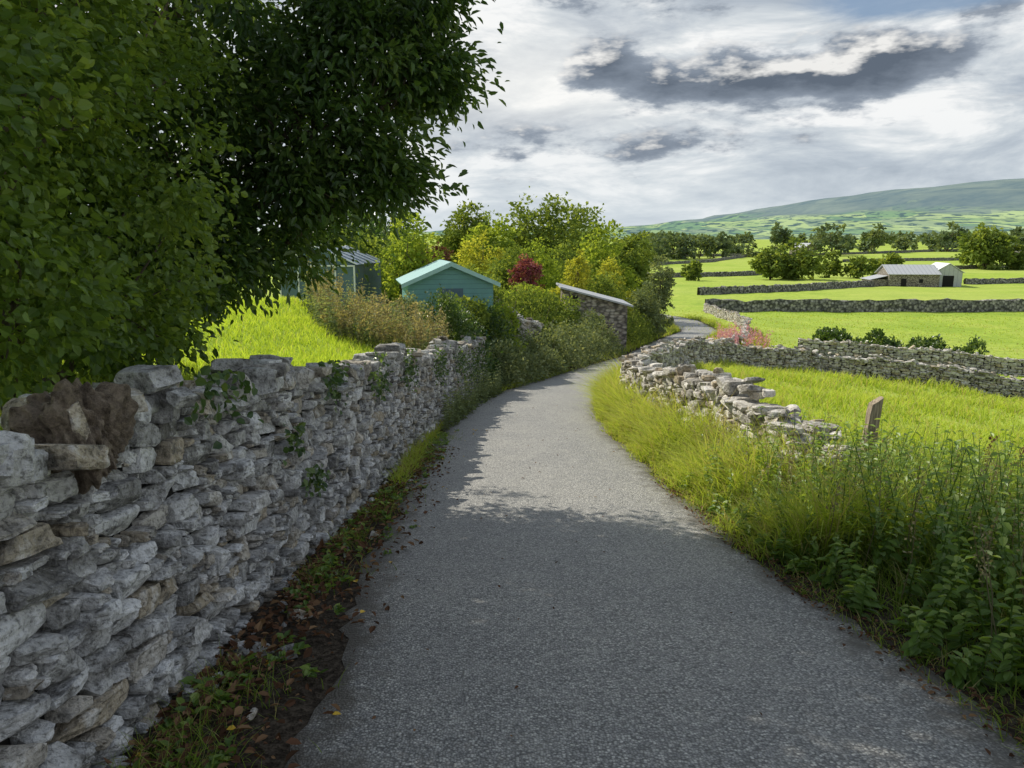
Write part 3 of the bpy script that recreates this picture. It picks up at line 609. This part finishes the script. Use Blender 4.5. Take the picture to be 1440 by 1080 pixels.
def herbs(mb,x,y,h,nl,ls,mi=0,w=.55,zoff=0,top=1.,stemmi=0):
    for a,b,hh in zip(x,y,h):
        g=float(H(a,b))+zoff; ln=rng.normal(size=2)*.18*hh; pts=np.array([(a,b,g),(a+ln[0]*.4,b+ln[1]*.4,g+hh*.5),(a+ln[0],b+ln[1],g+hh)])
        tube(mb,pts,[.005,.004,.002],stemmi,4,.4)
        k=nl; t=np.linspace(.12,1,k); p=np.c_[np.interp(t,[0,.5,1],pts[:,0]),np.interp(t,[0,.5,1],pts[:,1]),np.interp(t,[0,.5,1],pts[:,2])]
        an=np.arange(k)*1.571*1.02+rng.random()*6; an[1::2]+=1.571
        p=np.repeat(p,2,0); an=np.repeat(an,2); an[1::2]+=3.14; an+=rng.normal(size=len(an))*.3
        d=np.c_[np.cos(an),np.sin(an),rng.uniform(-.55,.35,len(an))]
        leaves(mb,p,d,np.array([0,0,1.])+rng.normal(size=(len(an),3))*.25,ls*(1.15-.6*np.repeat(t,2))*rng.uniform(.7,1.2,len(an)),mi,w,np.clip(np.repeat(t,2)*.6+rng.random(len(an))*.4,0,1))
mb=MB(); N=900; y=1.6+5.7*rng.random(N); x=C(y)+1.48+rng.random(N)**.9*2.9; h=(.2+.56*ss((x-C(y)-1.4)/.9))*(.45+.8*rng.random(N)); herbs(mb,x,y,h,10,.095,w=.55)
N=150; y=6.5+9*rng.random(N); x=C(y)+1.9+rng.random(N)*.7; herbs(mb,x,y,.25+.3*rng.random(N),8,.07)
N=160; y=6.6+5*rng.random(N); x=C(y)+3.3+rng.random(N)*2.2; herbs(mb,x,y,.3+.35*rng.random(N),9,.08)
mb.build('nettle_patch',[L_net,M_bark])
mb=MB(); N=24000; y=1.6+5.4*rng.random(N); f=rng.random(N); x=C(y)+1.34+f*3.6; grass(mb,x,y,(.1+.85*ss(f*1.6))*(.35+.8*rng.random(N)),.008,.75,dirbias=(-.4,0,0),segs=4)
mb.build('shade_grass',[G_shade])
def stalks(mb,x,y,h,seedmi,nseed=40,ss_=.02,zoff=0):
    for a,b,hh in zip(x,y,h):
        g=float(H(a,b))+zoff; ln=rng.normal(size=2)*.15*hh; top=np.array([a+ln[0],b+ln[1],g+hh]); bt=np.array([a,b,g])
        tube(mb,[bt,(bt+top)/2+rng.normal(size=3)*.02,top],[.004,.003,.0015],0,4,.4)
        t=rng.uniform(.6,1.02,nseed)[:,None]; p=bt+(top-bt)*t+rng.normal(size=(nseed,3))*np.array([.03,.03,.02])*hh
        leaves(mb,p,rdir(nseed)+[0,0,.6],rdir(nseed),ss_*(.6+rng.random(nseed)),seedmi,.6,simple=True)
mb=MB(); x,y=scat(14,4.4,6.8,5.4,7.8); stalks(mb,x,y,.7+.35*rng.random(14),0,60,.028); mb.build('dock_plant',[L_wood,M_bark])
mb=MB(); N=90; x,y=scat(N,3.2,6.5,5.5,14); stalks(mb,x,y,.4+.3*rng.random(N),0,26,.025)
N=60; y=5+10*rng.random(N); x=C(y)+1.7+rng.random(N)*.7; stalks(mb,x,y,.45+.35*rng.random(N),0,30,.022)
N=110; y=2+4.5*rng.random(N); x=C(y)+1.7+rng.random(N)*2.4; stalks(mb,x,y,.55+.35*rng.random(N),0,30,.018); mb.build('seeding_grass',[L_brown,M_bark])
mb=MB(); N=80; y=33+11*rng.random(N); x=C(y)+2.6+rng.random(N)*2.6; stalks(mb,x,y,.9+.6*rng.random(N),0,36,.07)
mb.build('willowherb',[L_pink,M_bark])
mb=MB(); N=360; y=13.5+5.5*rng.random(N); x=WL(y)-.5-rng.random(N)*4.2*np.interp(y,[13.5,19],[.35,1]); stalks(mb,x,y,.4+.75*rng.random(N)**1.8,0,40,.045)
mb.build('tall_weeds',[L_brown,M_bark])
mb=MB(); N=380; y=14+6.5*rng.random(N); x=WL(y)-.6-4.2*rng.random(N)*np.interp(y,[14,19],[.4,1]); herbs(mb,x,y,.35+.65*rng.random(N),9,.11)
N=130; y=12+7.5*rng.random(N); x=WL(y)+.1+.3*rng.random(N)*np.interp(y,[12,19],[.5,1.4]); herbs(mb,x,y,.3+.45*rng.random(N),9,.09)
mb.build('roadside_weeds',[L_grey,M_bark])
mb=MB()
def rosette(x,y,s,n=14):
    an=rng.random(n)*6.283; p=np.c_[x+rng.normal(size=n)*s*.25,y+rng.normal(size=n)*s*.25,np.full(n,float(H(x,y))+.02)+rng.random(n)*s*.35]
    leaves(mb,p,np.c_[np.cos(an),np.sin(an),rng.uniform(.1,.8,n)],np.array([0,0,1.])+rng.normal(size=(n,3))*.3,s*rng.uniform(.4,.8,n),0,.6)
cl=[(2.05,.12),(2.35,.15),(3.1,.2),(4.4,.3),(4.9,.35),(5.6,.3),(6.3,.35),(6.9,.3),(7.6,.3),(8.3,.35),(9,.3),(9.7,.3),(10.5,.3),(11.3,.3)]
for yc,sp in cl:
    for k in range(17):
        yy_=yc+rng.normal()*sp; xx=float(WL(yy_))+.08+abs(rng.normal())*.17; rosette(xx,yy_,rng.uniform(.04,.1),12)
mb.build('small_weeds',[L_net])
mb=MB(); ycl=rng.choice([2.1,2.35,2.5,3.0,4.6,5.5,6.3,7,8.5,9.2,9.8,11],3000); y=ycl+rng.normal(size=3000)*.15; x=WL(y)+.05+np.abs(rng.normal(size=3000))*.2; grass(mb,x,y,.05+.15*rng.random(3000),.005,.8); mb.build('grass_tufts',[G_shade])
mb=MB(); N=3400; y=1.6+8.5*rng.random(N)**1.2; x=WL(y)+.03+np.abs(rng.normal(size=N))*.26; k=x<C(y)-.95; x,y=x[k],y[k]; N=len(x)
p=np.c_[x,y,np.maximum(H(x,y),Pf(y)+.02)+.02+.02*rng.random(N)]; leaves(mb,p,rdir(N)*[1,1,.25],np.array([0,0,1.])+rng.normal(size=(N,3))*.4,.015+.055*rng.random(N)**1.5,0,.5)
N=900; y=2+6*rng.random(N); x=C(y)+1.27+rng.random(N)*.28; p=np.c_[x,y,H(x,y)+.03]; leaves(mb,p,rdir(N)*[1,1,.2],np.array([0,0,1.])+rng.normal(size=(N,3))*.3,.01+.035*rng.random(N),0,.4)
N=110; y=2+14*rng.random(N); x=C(y)+rng.uniform(-1.2,1.3,N); p=np.c_[x,y,Pf(y)+.056]; leaves(mb,p,rdir(N)*[1,1,.1],np.array([0,0,1.])+rng.normal(size=(N,3))*.2,.012+.03*rng.random(N),0,.45)
N=30; y=2+11*rng.random(N); x=WL(y)+.1+.75*rng.random(N); p=np.c_[x,y,Pf(y)+.055]; leaves(mb,p,rdir(N)*[1,1,.1],np.array([0,0,1.])+rng.normal(size=(N,3))*.2,.03+.02*rng.random(N),1,.7)
mb.build('fallen_leaves',[L_orange,L_yl])
mb=MB(); S=110; y=1.8+9*rng.random(S); x=WL(y)+.02+np.abs(rng.normal(size=S))*.15; sz=rng.uniform(.006,.04,S); cen=np.c_[x,y,H(x,y)+sz*.4]
stones(mb,cen,np.c_[sz*1.4,sz,sz*.7],np.linalg.qr(rng.normal(size=(S,3,3)))[0],4); mb.build('loose_stones',[M_stone])
mb=MB()
for yc,zc,r,n in [(6.2,1.25,.2,130),(8.0,1.2,.25,200),(4.9,.9,.12,40),(5.3,.55,.1,60),(10,1.2,.3,200),(3.9,1.35,.2,80),(13,1.1,.35,260),(15.5,1,.45,320),(17,.7,.5,350)]:
    y=yc+rng.normal(size=n)*r; z=np.minimum(zc+rng.normal(size=n)*r*.5,1.42); x=WL(y)+.03-.1*z+rng.random(n)*.05; p=np.c_[x,y,Pf(y)+z]
    leaves(mb,p,rdir(n)+[0.3,0,-.5],np.array([1.,-.3,.4])+rng.normal(size=(n,3))*.4,.035+.03*rng.random(n),0,.8)
mb.build('ivy',[L_dark])
# ------------------------------------------------------------------ camera
cam=bpy.data.cameras.new('camera'); co=bpy.data.objects.new('camera',cam); scene.collection.objects.link(co)
co.location=(0,0,1.6); co.rotation_euler=(rad(79),0,0); cam.lens=26.25; cam.sensor_width=36; cam.clip_end=20000; cam.clip_start=.05; scene.camera=co
# ------------------------------------------------------------------ light
EL,AZ=rad(43),rad(-48)
S=Vector((math.sin(AZ)*math.cos(EL),math.cos(AZ)*math.cos(EL),math.sin(EL)))
sl=bpy.data.lights.new('sun','SUN'); sl.energy=5; sl.angle=rad(.5); sl.color=(1,.94,.80); so=bpy.data.objects.new('sun',sl); so.rotation_euler=S.to_track_quat('Z','Y').to_euler(); scene.collection.objects.link(so)
w=bpy.data.worlds.new('World'); scene.world=w; w.use_nodes=True; t=NT(w.node_tree)
sky=t.n('ShaderNodeTexSky',sky_type='NISHITA',sun_disc=False); sky.sun_elevation=EL; sky.sun_rotation=AZ
bg1=t.n('ShaderNodeBackground',{'Color':sky.outputs[0],'Strength':.10})
d=t.n('ShaderNodeTexCoord').outputs['Generated']; sp=t.n('ShaderNodeSeparateXYZ',{0:d}); x,y,z=sp.outputs
az=t.m('MULTIPLY',t.m('ARCTAN2',x,y),57.2958); el=t.m('MULTIPLY',t.m('ARCSINE',z),57.2958)
def vecof(a,e,ka,ke,w): return t.n('ShaderNodeCombineXYZ',{0:t.m('MULTIPLY',a,ka),1:t.m('MULTIPLY',e,ke),2:w}).outputs[0]
G_=[(20,10.9,7.0,1.9,.82),(27,11.2,4.2,1.8,.62),(6.8,12,3.2,1.9,.68),(13,10.3,5,1.5,.48),(10.5,6.8,4.0,1.15,.58),(0,7.2,6,1.3,.34),(33,14.4,3,.9,.5),(14,16.2,9,1.3,.38)]
def field(a,e,det):
    F=0.
    for (ga,ge,ra,re,amp) in G_:
        p=t.m('POWER',t.m('DIVIDE',t.m('SUBTRACT',a,ga),ra),2.); q=t.m('POWER',t.m('DIVIDE',t.m('SUBTRACT',e,ge),re),2.)
        F=t.m('ADD',F,t.m('MULTIPLY',t.m('EXPONENT',t.m('MULTIPLY',t.m('ADD',p,q),-1.)),amp))
    n=t.noise(vecof(a,e,.2,.55,1.7),1.,det,.6)
    return t.m('ADD',F,t.m('MULTIPLY',t.m('SUBTRACT',n,.5),1.5))
F0=field(az,el,7); F1=field(t.m('ADD',az,-.8),t.m('ADD',el,.6),4)
lit=t.m('ADD',.08,t.m('MULTIPLY',t.m('SUBTRACT',F0,F1),1.7),clamp=True)
nA=t.noise(vecof(az,el,.085,.30,4.2),1.,6,.62,.35)
base=t.ramp(nA,[(.28,(.30,.36,.44)),(.40,(.46,.52,.59)),(.50,(.64,.69,.73)),(.60,(.92,.93,.93))])
p=t.m('POWER',t.m('DIVIDE',t.m('SUBTRACT',az,1.),11.),2.); q=t.m('POWER',t.m('DIVIDE',t.m('SUBTRACT',el,11.),3.5),2.)
glow=t.m('EXPONENT',t.m('MULTIPLY',t.m('ADD',p,q),-1.)); base=t.mix(t.m('MULTIPLY',glow,.6),base,(1.,.99,.95))
hz=t.ramp(t.m('DIVIDE',el,12.),[(0,.7),(.25,.35),(.7,0.)]); base=t.mix(hz,base,(.72,.79,.83))
up=t.ramp(t.m('DIVIDE',el,90.),[(.18,0.),(.35,.85),(1,.95)]); base=t.mix(up,base,(.30,.36,.46))
cl_d=t.ramp(F0,[(.22,(.46,.51,.57)),(.45,(.25,.295,.36)),(.9,(.12,.15,.195))])
cl_c=t.mix(t.ramp(lit,[(.3,0.),(.75,.9)]),cl_d,(.94,.93,.90))
ccol=t.mix(t.ramp(F0,[(.16,0.),(.36,1.)]),base,cl_c)
bg2=t.n('ShaderNodeBackground',{'Color':ccol,'Strength':1.})
p=t.m('POWER',t.m('DIVIDE',t.m('SUBTRACT',az,28.),10.),2.); q=t.m('POWER',t.m('DIVIDE',t.m('SUBTRACT',el,14.8),1.7),2.)
gap=t.m('EXPONENT',t.m('MULTIPLY',t.m('ADD',p,q),-1.))
cov=t.m('SUBTRACT',1.,t.ramp(t.m('ADD',gap,t.m('MULTIPLY',t.m('SUBTRACT',nA,.5),-1.)),[(.5,0.),(.85,.85)]))
mx=t.n('ShaderNodeMixShader',{0:cov,1:bg1.outputs[0],2:bg2.outputs[0]})
o=t.n('ShaderNodeOutputWorld'); t.set(o.inputs[0],mx.outputs[0])
scene.view_settings.view_transform='Standard'; scene.view_settings.look='None'; scene.view_settings.exposure=0
